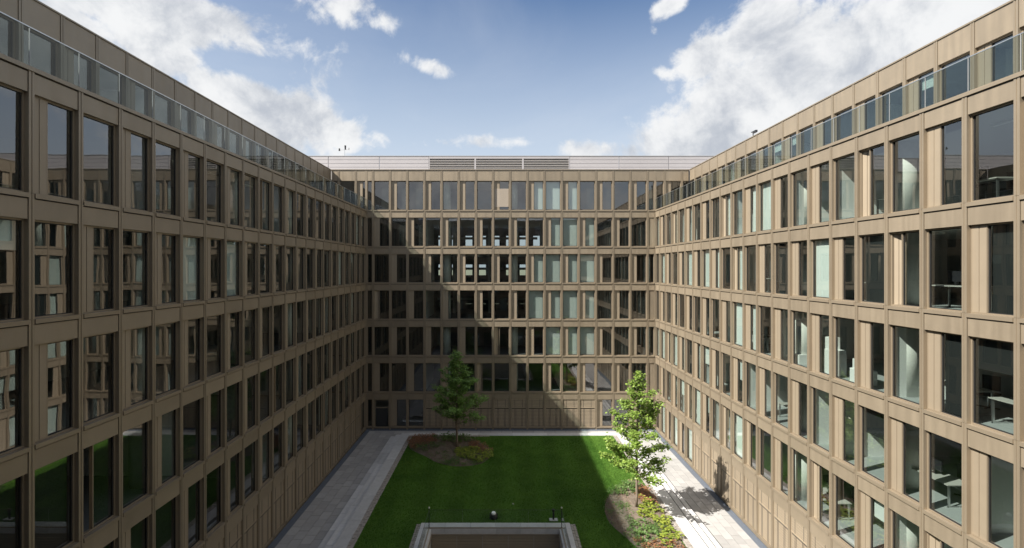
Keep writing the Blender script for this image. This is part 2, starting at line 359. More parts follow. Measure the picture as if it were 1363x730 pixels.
def facade(wing, joints, end0, end1, storeys, panel_fn, kind_fn, top_fascia=False, ybase=0.0, base=True, merged=None, ground_fn=None):
    """joints: x of the mullions. merged: a B() that takes the geometry instead of separate objects."""
    xs = ([end0] if end0 is not None else []) + joints + ([end1] if end1 is not None else [])
    def put(name, key, fn, x, y, z, par=wing, rot=(0, 0, 0)):
        if merged is not None:
            merged.add(cached(('b',) + key, fn, name), x, y, z); return None
        if key not in cache: cache[key] = fn().mesh(name)
        return link(name, cache[key], par, (x, y, z), rot)
    for s in storeys:
        z0, z1 = ST[s]; h = z1 - z0
        zt = TOP if s == 7 else ST[s + 1][0]
        for j in joints:
            hh = round(zt - z0, 3)
            zb = z0
            if s == 1: hh = round(hh + z0, 3); zb = 0
            put('mullion', ('mull', hh), lambda: b_mull(hh), j, ybase, zb)
        for i in range(len(xs) - 1):
            x = xs[i]; w = round(xs[i + 1] - x, 3)
            if w < .3:
                put('corner_post', ('post', w, round(zt - z0, 3)), lambda: B().box(.08, w - .001, -.015, .2, 0, zt - z0, 'bronze_trim'), x, ybase, z0); continue
            p = panel_fn(s, i) and w > 1.2
            kd = kind_fn(s, i)
            if s == 7:
                put('parapet_panel', ('sp7', w), lambda: b_spand(w, TOP - z1 - .06), x, ybase, z1)
            else:
                zs = ST[s + 1][0] - .145 - z1
                put('spandrel_panel', ('sp', w), lambda: b_spand(w, zs), x, ybase, z1)
            put('window_sill', ('sill', w), lambda: b_sill(w), x, ybase, z0)
            if kd == 'perf':
                put('perforated_panel', ('perf', w, h), lambda: b_perf(w, h), x, ybase, z0); continue
            if kd == 'fill':
                put('corner_panel', ('fill', w, h), lambda: B().box(.094, w - .10, .05, .12, 0, h, 'bronze'), x, ybase, z0); continue
            if kd == 'door':
                put('door', ('door', w), lambda: b_door(w, h), x, ybase, z0); continue
            f = put('window', ('frame', w, round(h, 2), p), lambda: b_frame(w, h, p), x, ybase, z0)
            if merged is None: par, ox, oy, oz = f, 0, 0, 0
            else: par, ox, oy, oz = None, x, ybase, z0
            tilt = (R(rnd.gauss(0, .10)), 0, R(rnd.gauss(0, .12)))
            put('glass_pane', ('glass', w, round(h, 2), p), lambda: b_glass(w, h, p), ox, oy, oz, par, tilt)
            if p:
                opened = merged is None and s not in (1, 7) and rnd.random() < .07
                put('vent_panel', ('vent', w, round(h, 2)), lambda: b_vent(w, h), ox, oy, oz, par, (0, 0, R(rnd.uniform(14, 28)) if opened else 0))
            if kd in ('blind', 'dark_blind'):
                put('roller_blind', ('bl', w, round(h, 2), p, kd), lambda: b_blind(w, h, p, kd), ox, oy, oz, par)
            elif isinstance(kd, tuple):
                put('roller_blind', ('bl', w, round(h, 2), p) + kd, lambda: b_blind(w, h, p, kd[0], kd[1]), ox, oy, oz, par)
            elif kd == 'extblind':
                put('slatted_blind', ('xb', w), lambda: b_extblind(w, h), ox, oy, oz, par)

def slabs(wing, x0, x1, depth, zlist, y0=.125, carpet='carpet'):
    for (za, zb) in zlist:
        b = B(); b.box(x0, x1, y0, y0 + .08, za + .003, zb - .003, 'slab')
        b.box(x0, x1, y0 + .08, depth, zb - .12, zb - .003, carpet); b.box(x0, x1, y0 + .08, depth, za + .003, zb - .12, 'ceiling')
        obj('floor_slab', b, wing)
ALLS = [(ST[i][1], ST[i + 1][0]) for i in range(1, 7)]
def col_b(h):
    b = B(); b.tube([(0, 0, 0), (0, 0, h)], [.40, .40], 'column', 24); return b

# ------------------------------------------------------------------ back wing
YB = 44.45
XL, XR = -11.85, 13.40
XLT, XRT = -14.95, 16.40      # set back top storey
back = thing('office_wing', 'sunlit bronze office wing across the far end of the lawn, with grey plant screen above', 'building', (0, YB, 0))
J = [(496.3 + 22.85 * k - 668) / 15.23 for k in range(17)]
J7 = [J[0] - 3.0, J[0] - 1.5] + J + [J[-1] + 1.5, J[-1] + 3.0]
D, O, T = 'dark_blind', 'open', 'blind'
def row(s): return [{'D': D, 'O': O, 'T': T, 'X': 'extblind', 'P': 'perf', 'G': 'door', 'F': 'fill'}[c] for c in s]
BK = {  # index 0 = partial bay left of joint 0
 6: row('DDDDOOOOOOOTTTDDDF'), 5: row('DDDDOOOOOOTTTTDDOD'), 4: row('DDDDOOOOOOTTTTDDDF'),
 3: row('DDDDOOOOOOOTTTDDOD'), 2: row('DDDDOOOOOOOOOODDDF'), 1: row('DGDDPPPPPPPPPPDDDD')}
BK7 = row('DODDDDOOOOXOTTTDDODOD' + 'D')
def b_panel(s, i):
    if s == 7: return (i - 3) % 2 == 1 if i >= 0 else False
    k = i - 1
    return (k % 2 == 0) if s in (6, 4, 2) else (k % 2 == 1)
facade(back, J, XL, XR, range(1, 7), b_panel, lambda s, i: BK[s][i])
facade(back, J7, XLT, XRT, [7], b_panel, lambda s, i: BK7[i])
slabs(back, XLT - 12, XRT + 12, 12, ALLS)
obj('roof', B().box(XLT - 12, XRT + 12, .125, 12.3, ST[7][1] + .003, TOP - .08, 'roof'), back)
obj('parapet_cap', B().box(XLT - .05, XRT + .05, -.05, .3, TOP - .055, TOP, 'bronze_trim'), back)
# interior walls
for s in range(1, 8):
    z0, z1 = ST[s]
    b = B()
    if s in (4, 5, 6):
        b.box(XLT - 12, J[3], 5.5, 5.7, z0, z1, 'core'); b.box(J[10], XRT + 12, 5.5, 5.7, z0, z1, 'core')
        b.box(J[3], J[3] + .12, .3, 5.5, z0, z1, 'white'); b.box(J[10], J[10] + .12, .3, 5.5, z0, z1, 'white')
        # rear facade with its windows
        x = J[3] - 4
        while x < J[10] + 4:
            b.box(x, x + .75, 11.8, 12, z0, z1, 'core'); x += 1.5
        b.box(J[3] - 4, J[10] + 4, 11.78, 12.02, z0, z0 + .5, 'core'); b.box(J[3] - 4, J[10] + 4, 11.77, 12.03, z1 - (2.0 if s == 4 else .85), z1, 'core')
        b.box(J[3] - 6, J[3] - 4, 11.8, 12, z0, z1, 'core'); b.box(J[10] + 4.5, J[10] + 7, 11.8, 12, z0, z1, 'core')
        for xx in (J[4] + .4, J[6] + .9, J[8] + .3):
            b.box(xx, xx + .25, 6, 9, z0, z1, 'white')
        b.box(J[3], J[10], 8.9, 9.0, z0 + 1.1, z0 + 1.35, 'white')
    else:
        b.box(XLT - 12, XRT + 12, 5.5, 5.7, z0, z1, 'core')
        for xx in (J[3], J[7], J[11], J[14]): b.box(xx - .06, xx + .06, .3, 5.5, z0, z1, 'white')
    obj('interior_wall', b, back)
for s in range(2, 8):
    for k in (0, 4, 8, 12, 16):
        if 'col%d' % s not in cache: cache['col%d' % s] = col_b(ST[s][1] - ST[s][0]).mesh('column', True)
        link('column', cache['col%d' % s], back, (J[k] + .3, 1.1, ST[s][0] - .003))
obj('corner_post', B().box(XL - .1, XL + .09, -.012, .3, .13, TOP - .06, 'bronze_trim'), back)
obj('corner_post', B().box(XR - .09, XR + .1, -.012, .3, .13, TOP - .06, 'bronze_trim'), back)
obj('plinth', B().box(XL, XR, .02, .3, 0, .10, 'drain').box(XL, XR, .0, .3, .10, .122, 'bronze_trim'), back)

# ------------------------------------------------------------------ side wings
def side_wing(side, label):
    if side == 'L':
        w = thing('office_wing', label, 'building', (XL, 0, 0), R(90)); sgn = 1
        U = lambda yy: yy
        joints = [17.3 + 1.5 * k for k in range(-5, 19)]   # 9.8 .. 44.3
        near = [17.3 + 1.5 * k for k in range(-12, -4)]
        e0, e1 = None, YB - .001; Xt = XL - XLT
    else:
        w = thing('office_wing', label, 'building', (XR, 0, 0), R(-90)); sgn = -1
        joints = sorted([-(17.72 + 1.5 * k) for k in range(-5, 18)])   # -43.2 .. -10.2
        near = sorted([-(17.72 + 1.5 * k) for k in range(-12, -4)])
        e0, e1 = -YB + .001, None; Xt = XRT - XR
    return w, joints, near, e0, e1, Xt
lw, LJ, LN, le0, le1, LT = side_wing('L', 'shaded bronze office wing along the left, its windows mirroring the sunlit facade')
rw, RJ, RN, re0, re1, RT = side_wing('R', 'sunlit bronze office wing along the right with white columns behind its windows')
# left: bay i starts at LJ[i]; LJ[2] = 12.8
lr = random.Random(3)
def l_panel(s, i):
    k = i - 2; return (k % 2 == 0) if s in (6, 4, 2) else (k % 2 == 1)
lk = {}
def l_kind(s, i):
    if s == 1: return 'perf' if i < 22 else D
    if (s, i) not in lk:
        r = lr.random(); lk[s, i] = T if (r < .05 and 7 > s > 3) else D if r < .40 else ((T, .3) if r < .43 else O)
    return lk[s, i]
facade(lw, LJ, None, le1, range(1, 7), l_panel, l_kind)
facade(lw, LJ, None, le1, [7], l_panel, l_kind, ybase=LT)
mb = B(); facade(lw, LN, None, None, range(1, 7), lambda s, i: (i + s) % 2 == 0, lambda s, i: 'perf' if s == 1 else O, merged=mb)
facade(lw, LN, None, None, [7], lambda s, i: i % 2 == 0, lambda s, i: O, ybase=LT, merged=mb)
obj('near_facade', mb, lw)
# right: bay list runs from the far corner (index 0 partial) towards the camera; RJ[0] = -43.22
def r_i(i): return int(round((-13.22 - RJ[i - 1]) / 1.5)) - 1 + 0      # camera-side number used in the tables (0 = bay between 13.2 and 14.7)
rr = random.Random(11)
RK = {}
def r_panel(s, i):
    if i == 0: return False
    n = r_i(i); return (n % 2 == 0) if s in (7, 5, 3, 1) else (n % 2 == 1)
rt = {(5, 5): T, (4, 2): O, (4, 0): (D, .36), (6, 0): O, (6, 1): D}
for s_ in range(2, 8):
    for n_ in (2, 5, 6): rt.setdefault((s_, n_), O)
def r_kind(s, i):
    n = r_i(i) if i else 20
    if s == 1: return 'perf' if n < 15 else (T if n % 2 else D)
    if (s, n) in rt: return rt[s, n]
    if (s, n) not in RK:
        r = rr.random()
        far = n > 8
        if s == 6 and 6 < n: RK[s, n] = T if r < .38 else D if r < .65 else (T, .6) if r < .72 else O
        elif s == 7: RK[s, n] = T if r < .12 and n > 4 else (T, .22) if r < .2 else D if r < .5 else O
        elif far: RK[s, n] = T if r < .24 else D if r < .46 else (T, .5) if r < .53 else O
        else: RK[s, n] = (T, .3) if r < .06 else D if r < .2 else (D, .4) if r < .3 else O
    return RK[s, n]
facade(rw, RJ, re0, None, range(1, 7), r_panel, r_kind)
facade(rw, RJ, re0, None, [7], r_panel, r_kind, ybase=RT)
mb = B(); facade(rw, RN, None, None, range(1, 7), lambda s, i: (i + s) % 2 == 0, lambda s, i: 'perf' if s == 1 else O, merged=mb)
facade(rw, RN, None, None, [7], lambda s, i: i % 2 == 0, lambda s, i: O, ybase=RT, merged=mb)
obj('near_facade', mb, rw)

for w, ua, ub, T7, nm in ((lw, 0.0, YB - .2, LT, 'L'), (rw, -YB + .2, -0.0, RT, 'R')):
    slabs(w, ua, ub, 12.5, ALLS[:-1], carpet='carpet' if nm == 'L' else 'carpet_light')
    # slab under the terrace: deck outside, office floor inside
    za, zb = ALLS[-1]
    b = B(); b.box(ua, ub, .125, .205, za + .003, zb - .15, 'slab'); b.box(ua, ub, .205, 12.5, za + .003, zb - .12, 'ceiling')
    b.box(ua, ub, .205, T7 + .2, zb - .12, zb - .06, 'roof'); b.box(ua, ub, T7 + .2, 12.5, zb - .12, zb - .003, 'carpet_light'); obj('floor_slab', b, w)
    b = B(); b.box(ua, ub, -.05, .15, zb - .11, zb - .02, 'bronze_trim'); obj('terrace_coping', b, w)
    obj('roof', B().box(ua, ub, T7 + .125, 12.5, ST[7][1] + .003, TOP - .08, 'roof'), w)
    obj('parapet_cap', B().box(ua, ub, T7 - .04, T7 + .3, TOP - .055, TOP, 'bronze_trim'), w)
    b = B()
    for s in range(1, 8):
        z0, z1 = ST[s]; d = 6.0 + (T7 if s == 7 else 0); b.box(ua, ub, d, d + .2, z0 - .003, z1 + .003, 'core')
    obj('interior_wall', b, w)
    obj('rear_wall', B().box(ua, ub, 12.5, 12.8, 0, TOP - .08, 'core'), w)
    obj('plinth', B().box(ua, ub, .02, .3, 0, .12, 'bronze_trim'), w)
    for s in range(2, 8):
        oy = T7 if s == 7 else 0
        for yy in (12, 18, 24, 30, 36, 42):
            link('column', cache['col%d' % s], w, ((yy if nm == 'L' else -yy), .88 + oy, ST[s][0] - .003))
# partitions (u given as distance from the camera plane)
parts_R = {7: [17.72, 23.72, 31.2, 37.2], 6: [20.72, 23.72, 26.72, 29.72, 34.2, 38.7], 5: [22.22, 29.72, 35.7, 41.7], 4: [17.72, 25.2, 31.2, 37.2], 3: [14.72, 20.72, 22.22, 28.2, 34.2, 40.2],
           2: [14.72, 17.72, 26.72, 32.7, 38.7]}
for s, L_ in parts_R.items():
    z0, z1 = ST[s]; oy = RT if s == 7 else 0
    for yy in L_:
        obj('partition', B().box(-yy - .05, -yy + .05, .3 + oy, 6 + oy, z0 - .003, z1 + .003, 'white'), rw)
for s, L_ in {7: [21.8, 30.8, 38.3], 6: [17.3, 27.8, 36.8], 5: [20.3, 33.8], 4: [24.8, 35.3], 3: [18.8, 30.8], 2: [26.3, 35.3]}.items():
    z0, z1 = ST[s]; oy = LT if s == 7 else 0
    for yy in L_:
        obj('partition', B().box(yy - .05, yy + .05, .3 + oy, 6 + oy, z0 - .003, z1 + .003, 'white'), lw)

# front wing behind the camera (seen in the windows' reflections)
fw = thing('office_wing', 'bronze office wing the view is taken from, closing the near end of the court', 'building', (0, -1.3, 0), R(180))
mb = B(); FJ = [-13.0 + 1.5 * k for k in range(18)]
facade(fw, FJ, None, None, range(1, 7), lambda s, i: (i + s) % 2 == 0, lambda s, i: D if (i * 7 + s * 3) % 5 else T, merged=mb)
facade(fw, [-16] + FJ + [14], None, None, [7], lambda s, i: i % 2 == 0, lambda s, i: O, merged=mb)
for za, zb in ALLS: mb.box(-18, 18, .125, 6, za + .003, zb - .003, 'slab')
mb.box(-28, 28, 6, 12, 0, TOP - .1, 'core'); mb.box(-18, 18, .125, 6, ST[7][1] + .003, TOP - .08, 'roof')
obj('facade', mb, fw)

# ------------------------------------------------------------------ glass railings of the terraces
def railing(name, label, cat, p0, p1, z, h, step, mt=.03, post=False, skip=0, group=None):
    p0 = Vector(p0); p1 = Vector(p1); L = (p1 - p0).length; ang = math.atan2(p1.y - p0.y, p1.x - p0.x)
    t = thing(name, label, cat, (p0.x, p0.y, z), ang, group)
    n = max(1, round(L / step)); st = L / n
    key = ('rail', round(st, 3), h)
    if key not in cache:
        cache[key] = B().box(.012, st - .012, -.008, .008, .03, h, 'clear_glass').mesh('glass_panel')
        cache[key + (1,)] = B().box(-.008, .008, -.010, .010, .03, h, 'grey_cap').mesh('joint_strip')
    for i in range(n):
        link('glass_panel', cache[key], t, (i * st, 0, 0))
        if i: link('joint_strip', cache[key + (1,)], t, (i * st, 0, 0))
    obj('handrail', B().box(0, L, -.015, .015, h, h + .022, 'rail'), t)
    obj('base_channel', B().box(0, L, -.03, .03, 0, .05, 'bronze_trim'), t)
    return t
ZT = ST[7][0] - .02
railing('glass_balustrade', 'glass balustrade along the left wing roof terrace, reflecting grey sky', 'balustrade', (XL - .05, 9.8), (XL - .05, YB - .02), ZT, 1.02, 1.5)
railing('glass_balustrade', 'clear glass balustrade along the sunlit right wing roof terrace', 'balustrade', (XR + .05, 10.2), (XR + .05, YB - .02), ZT, 1.02, 1.5)

# ------------------------------------------------------------------ rooftop: plant screen, mast, dome
ps = thing('plant_screen', 'long pale grey plant screen with three louvred vents on the far roof', 'screen wall', (0, 46.5, TOP - .1))
zt = 24.33 - (TOP - .1)
edges = [-19, -15.6, -11.65, -6.65, -6.5]
def sx(u): return (u - 668) / 14.56
e = [sx(u) for u in (370, 437, 505, 571)]; e2 = [sx(u) for u in (758, 824, 890, 956, 1010)]
def screen_panel(a, c):
    w = c - a; b = B(); b.box(.02, w - .02, 0, .12, 0, zt, 'screen_grey')
    n = 5
    for i in range(n): b.box(.03, w - .03, -.015, -.001, .04 + i * zt / n, (i + 1) * zt / n - .03, 'screen_grey')
    obj('cladding_panel', b, ps, (a, 0, 0))
for q in (e, e2):
    for a, c in zip(q[:-1], q[1:]): screen_panel(a, c)
lv = [sx(571), sx(632.5), sx(696), sx(758)]
for a, c in zip(lv[:-1], lv[1:]):
    f = obj('louvre_vent', B().box(.0, .07, -.02, .15, 0, zt, 'screen_grey').box(c - a - .07, c - a, -.02, .15, 0, zt, 'screen_grey').box(.07, c - a - .07, .1, .15, 0, zt, 'slab').box(.07, c - a - .07, -.02, .1, zt - .22, zt, 'screen_grey'), ps, (a, 0, 0))
    b = B(); n = 9
    for i in range(n):
        z = .06 + i * (zt - .3) / n
        x1 = c - a - .07
        b.quad((.07, -.015, z), (x1, -.015, z), (x1, .09, z + .10), (.07, .09, z + .10), 'louvre'); b.box(.07, x1, -.018, -.012, z, z + .035, 'louvre')
    obj('slat', b, f)
obj('cap', B().box(e[0], e2[-1], -.04, .2, zt, zt + .05, 'grey_cap'), ps)
obj('rear_panel', B().box(e[0], e2[-1], 5, 5.1, 0, zt, 'screen_grey'), ps)
mast = thing('weather_mast', 'thin rooftop weather mast with small sensors above the far left roof', 'mast', (-14.9, 48.2, 22.6))
obj('pole', B().tube([(0, 0, 0), (0, 0, 3.0)], [.035, .025], 'rail', 8), mast)
obj('crossarm', B().tube([(-.5, 0, 2.68), (.4, 0, 2.74)], [.018, .018], 'rail', 6), mast)
obj('sensor', B().tube([(-.5, 0, 2.62), (-.5, 0, 2.84)], [.09, .07], 'black', 8), mast)
obj('anemometer', B().tube([(.06, 0, 2.74), (.06, 0, 3.12)], [.07, .09], 'black', 8).tube([(.4, 0, 2.70), (.4, 0, 2.9)], [.04, .05], 'grey_cap', 8), mast)
vb = thing('roof_vent', 'small dark vent cowl on the far roof left of the mast', 'vent', (-16.0, 47.9, 22.6))
obj('cowl', B().box(-.13, .13, -.1, .1, 1.75, 1.95, 'black').box(-.05, .05, -.05, .05, 0, 1.75, 'grey_cap'), vb)
for i, (xx, ww) in enumerate(((-14.25, .55), (-13.35, .35))):
    o = thing('roof_unit', ['longer pale rooftop unit just right of the mast', 'shorter pale rooftop unit, second one right of the mast'][i], 'rooftop unit', (xx, 48.4, 22.6), 0, 'pale units beside the mast')
    obj('casing', B().box(-ww, ww, -.3, .3, 0, 1.85, 'white').box(ww - .12, ww - .04, -.1, .1, 1.85, 1.98, 'grey_cap'), o)
dm = thing('roof_skylight', 'translucent domed skylight peeping over the right wing parapet', 'skylight', (19.0, 39.0, TOP - .08))
b = B(); n = 10
pr = [(1.25 * math.cos(R(a)), .75 * math.sin(R(a))) for a in (0, 18, 36, 54, 72, 88)]
b.tube([(0, 0, .3 + z) for r, z in pr], [r for r, z in pr], 'clear_glass', 16); obj('dome', b, dm, smooth=True)
obj('curb', B().tube([(0, 0, 0), (0, 0, .3)], [1.3, 1.3], 'grey_cap', 16), dm)
cmr = thing('roof_bracket', 'small dark bracket on the right wing parapet beside the skylight', 'bracket', (XRT + .2, 33.6, TOP))
obj('arm', B().tube([(0, 0, 0), (0, 0, .38)], [.03, .03], 'black', 6).tube([(0, -.3, .34), (0, .25, .42)], [.04, .03], 'black', 6), cmr)
obj('hood', B().box(-.07, .07, -.45, -.05, .26, .40, 'black'), cmr)

# ------------------------------------------------------------------ ground
ZL = .45
g = B()
for a in ((-3000, 3000, YB + .4, 4000), (-3000, 3000, -2500, -2), (-3000, -12.5, -2, YB + .4), (14.0, 3000, -2, YB + .4)):
    g.quad((a[0], a[2], -.05), (a[1], a[2], -.05), (a[1], a[3], -.05), (a[0], a[3], -.05), 'ground')
tag(obj('ground', g), kind='structure')
p = B()
for a in ((XL - .7, -9.25, -2, YB + .4), (11.05, XR + .7, -2, YB + .4), (-9.25, 11.05, 42.3, YB + .4), (-9.25, 11.05, -2, 10.2)):
    p.quad((a[0], a[2], -.02), (a[1], a[2], -.02), (a[1], a[3], -.02), (a[0], a[3], -.02), 'paver_joint_and_shadow')
path = tag(obj('path', p), kind='structure')
# paving slabs
def slab_mesh(w, l):
    key = ('pv', round(w, 3), round(l, 3))
    if key not in cache:
        cache[key] = B().box(.009, w - .009, .009, l - .009, -.03, 0, 'paver').mesh('paving_slab')
    return cache[key]
def lay(x0, x1, ya, yb, nc, ln, par):
    w = (x1 - x0) / nc; stuff = B(); cnt = 0
    for c in range(nc):
        y = yb - (c % 2) * ln * .5
        first = True
        while y > ya:
            l = ln if not (first and c % 2) else ln
            yy = y - l
            if y > yb - 1e-6 and c % 2: pass
            link('paving_slab', slab_mesh(w, l), par, (x0 + c * w, yy, rnd.uniform(-.003, .003)), (0, 0, 0)) if yy > 20 else stuff.box(x0 + c * w + .006, x0 + (c + 1) * w - .006, yy + .006, y - .006, -.03, 0, 'paver')
            y = yy; first = False
        if c % 2: link('paving_slab', slab_mesh(w, ln * .5), par, (x0 + c * w, yb - ln * .5, 0))
    return stuff
pl = thing('paved_path', 'grey slab path in the shade along the left wing', 'path'); pl['kind'] = 'structure'; del pl['category']
pr_ = thing('paved_path', 'sunlit slab path along the right wing', 'path'); pr_['kind'] = 'structure'; del pr_['category']
pf = thing('paved_path', 'narrow slab path along the far wing', 'path'); pf['kind'] = 'structure'; del pf['category']
for o, x0, x1, nm in ((pl, XL + .38, -9.22, 'l'), (pr_, 11.16, XR - .38, 'r')):  # right slabs start late; dark gap colour stands for the step's shadow
    s_ = lay(x0, x1, 3, YB - .38, 4, .86, o)
    tag(obj('paving_slab', s_, o), kind='stuff')
n = 22; w = (11.02 + 9.22) / n
for i in range(n):
    for r_ in range(2): link('paving_slab', slab_mesh(w, .86), pf, (-9.22 + i * w, 42.33 + r_ * .87, 0))
for nm, a in (('drain_strip', (XL, XL + .38, 2, YB)), ('drain_strip', (XR - .38, XR, 2, YB)), ('drain_strip', (XL + .38, XR - .38, YB - .37, YB))):
    tag(obj(nm, B().box(a[0], a[1], a[2], a[3], -.05, .004, 'drain')), kind='structure')

# stone steps and kerbs
def course(par, name, x0, x1, y0, y1, z0, z1, ln, along='y', jit=.0):
    a0, a1 = (y0, y1) if along == 'y' else (x0, x1)
    n = max(1, round((a1 - a0) / ln)); st = (a1 - a0) / n
    key = ('st', round(x1 - x0, 3), round(st, 3), round(z1 - z0, 3), along)
    if key not in cache:
        w = x1 - x0 if along == 'y' else y1 - y0
        bb = B()
        if along == 'y': bb.box(0, w, .005, st - .005, z0 - z1, -.006, 'stone').box(.006, w - .006, .011, st - .011, -.006, 0, 'stone')
        else: bb.box(.005, st - .005, 0, w, z0 - z1, -.006, 'stone').box(.011, st - .011, .006, w - .006, -.006, 0, 'stone')
        cache[key] = bb.mesh(name)
    for i in range(n):
        if along == 'y': link(name, cache[key], par, (x0, a0 + i * st, z1 + rnd.uniform(-.002, .002)))
        else: link(name, cache[key], par, (a0 + i * st, y0, z1 + rnd.uniform(-.002, .002)))
YE = 42.2
tag(obj('step_shadow_bed', B().box(-9.15, -7.7, 10.7, 42.1, -.04, .10, 'paver_joint_and_shadow').box(9.5, 10.565, 10.7, 42.1, -.04, .272, 'paver_joint_and_shadow').box(10.565, 10.995, 10.7, 42.1, -.04, .122, 'paver_joint_and_shadow')), kind='structure')  # dark strips in the right-hand gaps stand for the risers' shadow lines
sl = thing('stone_steps', 'shaded granite steps and kerb along the left side of the lawn', 'steps')
course(sl, 'step_stone', -9.20, -8.80, 10, YE, -.03, .15, 1.9)
course(sl, 'step_stone', -8.77, -8.31, 10.6, YE, -.03, .30, 2.1)
course(sl, 'kerb_stone', -8.28, -7.62, 10, YE, -.03, .45, 2.9)
sr = thing('stone_steps', 'sunlit granite steps and kerb along the right side of the lawn', 'steps')
course(sr, 'step_stone', 10.73, 11.0, 10, YE, -.03, .15, 1.9)  # right treads cut back so the dark shadow strip shows
course(sr, 'step_stone', 10.24, 10.57, 10.6, YE, -.03, .30, 2.1)
course(sr, 'kerb_stone', 9.40, 10.08, 10, YE, -.03, .45, 2.9)
sf = thing('stone_kerb', 'pale granite kerb along the far edge of the lawn', 'kerb')
course(sf, 'kerb_stone', -7.61, 9.39, 41.55, YE, -.03, .45, 2.8, 'x')
# cobble edging: too small to pick apart
cb = B()
crn = random.Random(5)
def cobbles(x0, x1, y0, y1):
    s = .135
    nx = max(1, round((x1 - x0) / s)); ny = round((y1 - y0) / s)
    for i in range(nx):
        for j in range(ny):
            a = x0 + i * (x1 - x0) / nx; c = y0 + j * (y1 - y0) / ny; e_ = crn.uniform(.006, .012); t = crn.uniform(-.012, .010)
            cb.box(a + e_, a + (x1 - x0) / nx - e_, c + e_, c + (y1 - y0) / ny - e_, ZL - .06, ZL - .004 + t, 'cobble')
cobbles(-7.61, -7.28, 18, 41.54); cobbles(9.05, 9.39, 18, 41.54); cobbles(-7.28, -1.0, 41.28, 41.54)
tag(obj('cobble_edging', cb), 'rows of grey granite cobbles between kerb and lawn', kind='stuff')

# light well
WX0, WX1, WY1, WY0 = -4.30, 3.62, 27.15, 14.0
CI = .62   # cap width
IX0, IX1, IY1 = WX0 + CI, WX1 - CI, WY1 - .64
well = thing('light_well', 'sunken light well with pale stone cap in the lawn at the near edge', 'light well')
course(well, 'cap_stone', WX0, WX0 + CI, WY0, WY1 - .65, .2, .52, 1.5)
course(well, 'cap_stone', WX1 - CI, WX1, WY0, WY1 - .65, .2, .52, 1.5)
course(well, 'cap_stone', WX0, WX1, WY1 - .645, WY1, .2, .52, 1.32, 'x')
b = B(); b.box(IX0 - .3, IX1 + .3, IY1 + .02, IY1 + .3, -3.4, .2, 'concrete'); b.box(IX0 - .3, IX0 - .02, WY0, IY1, -3.4, .2, 'concrete'); b.box(IX1 + .02, IX1 + .3, WY0, IY1, -3.4, .2, 'concrete')
b.box(IX0 - .3, IX1 + .3, WY0 - .3, WY0, -3.4, .42, 'concrete'); obj('wall', b, well); obj('floor', B().box(IX0 - .3, IX1 + .3, WY0, IY1 + .3, -3.5, -3.4, 'concrete'), well)
# slatted lining of the far wall
n = 11; w = (IX1 - IX0) / 5
key = B()
for i in range(24): key.box(.01, w - .01, -.03, 0, -3.3 + i * .145, -3.3 + i * .145 + .13, 'perf')
me = key.mesh('slatted_panel')
for i in range(5): link('slatted_panel', me, well, (IX0 + i * w, IY1, 0))
obj('trim', B().box(IX0, IX1, IY1 - .06, IY1 + .01, .19, .25, 'bronze_trim').box(IX0 - .01, IX0 + .05, WY0, IY1 - .06, .19, .25, 'bronze_trim').box(IX1 - .05, IX1 + .01, WY0, IY1 - .06, .19, .25, 'bronze_trim'), well)
cb = B(); cobbles(WX0 - .25, WX0 - .02, 20, WY1); cobbles(WX1 + .02, WX1 + .3, 20, WY1)
tag(obj('cobble_edging', cb), 'grey cobble rows edging the light well', kind='stuff')
def well_rail(lbl, a, c):
    t = railing('glass_railing', lbl, 'railing', a, c, .52, .95, 1.6)
    for ch in list(t.children):
        if ch.name.startswith('joint_strip'): ch.scale = (.35, .4, 1)
        if ch.name.startswith('glass_panel'): ch.data.materials[0] = M['well_glass']
        if ch.name.startswith('handrail'): ch.scale = (1, .5, .5); ch.location.z = .486; ch.data.materials[0] = M['black']
    return t
well_rail('frameless glass railing across the far edge of the light well', (IX0 - .1, IY1 + .05), (IX1 + .1, IY1 + .05))
well_rail('frameless glass railing along the left edge of the light well', (IX0 - .12, 14), (IX0 - .12, IY1))
well_rail('frameless glass railing along the right edge of the light well', (IX1 + .12, 14), (IX1 + .12, IY1))
for i, xx in enumerate((IX0 - .12, IX1 + .12)):
    t = thing('railing_post', ['slim dark corner post at the far left of the light well', 'slim dark corner post at the far right of the light well'][i], 'post', (xx, IY1 + .05, .52))
    obj('shaft', B().tube([(0, 0, 0), (0, 0, 1.05)], [.022, .022], 'black', 8), t); obj('ball_cap', B().tube([(0, 0, 1.04), (0, 0, 1.08), (0, 0, 1.13)], [.03, .05, .02], 'rail', 10), t)

# lamps on the grass
t = thing('floodlight', 'squat black lawn floodlight with white lens behind the light well', 'light', (-.45, 27.75, ZL))
b = B(); b.tube([(0, 0, 0), (0, 0, .12), (0, 0, .26), (0, 0, .33)], [.17, .2, .17, .08], 'black', 14); obj('body', b, t, smooth=True)
obj('lens', B().tube([(0, -.05, .30), (0, -.07, .37)], [.12, .10], 'white', 12), t)
obj('bracket', B().box(-.22, -.18, -.03, .03, 0, .3, 'black').box(.18, .22, -.03, .03, 0, .3, 'black'), t)
t = thing('bollard_light', 'slim black bollard light on a small slab by the light well corner', 'light', (2.8, 27.6, ZL))
obj('slab', B().box(-.22, .22, -.14, .14, 0, .03, 'stone'), t)
obj('shaft', B().tube([(0, 0, .03), (0, 0, .42)], [.05, .05], 'black', 10), t); obj('head', B().tube([(0, 0, .42), (0, 0, .46), (0, 0, .58)], [.03, .075, .075], 'black', 12), t)
t = thing('lawn_marker', 'tiny pale marker cap sunk in the middle of the lawn', 'marker', (.65, 29.4, ZL))
obj('cap', B().tube([(0, 0, 0), (0, 0, .06)], [.06, .05], 'rail', 10), t)
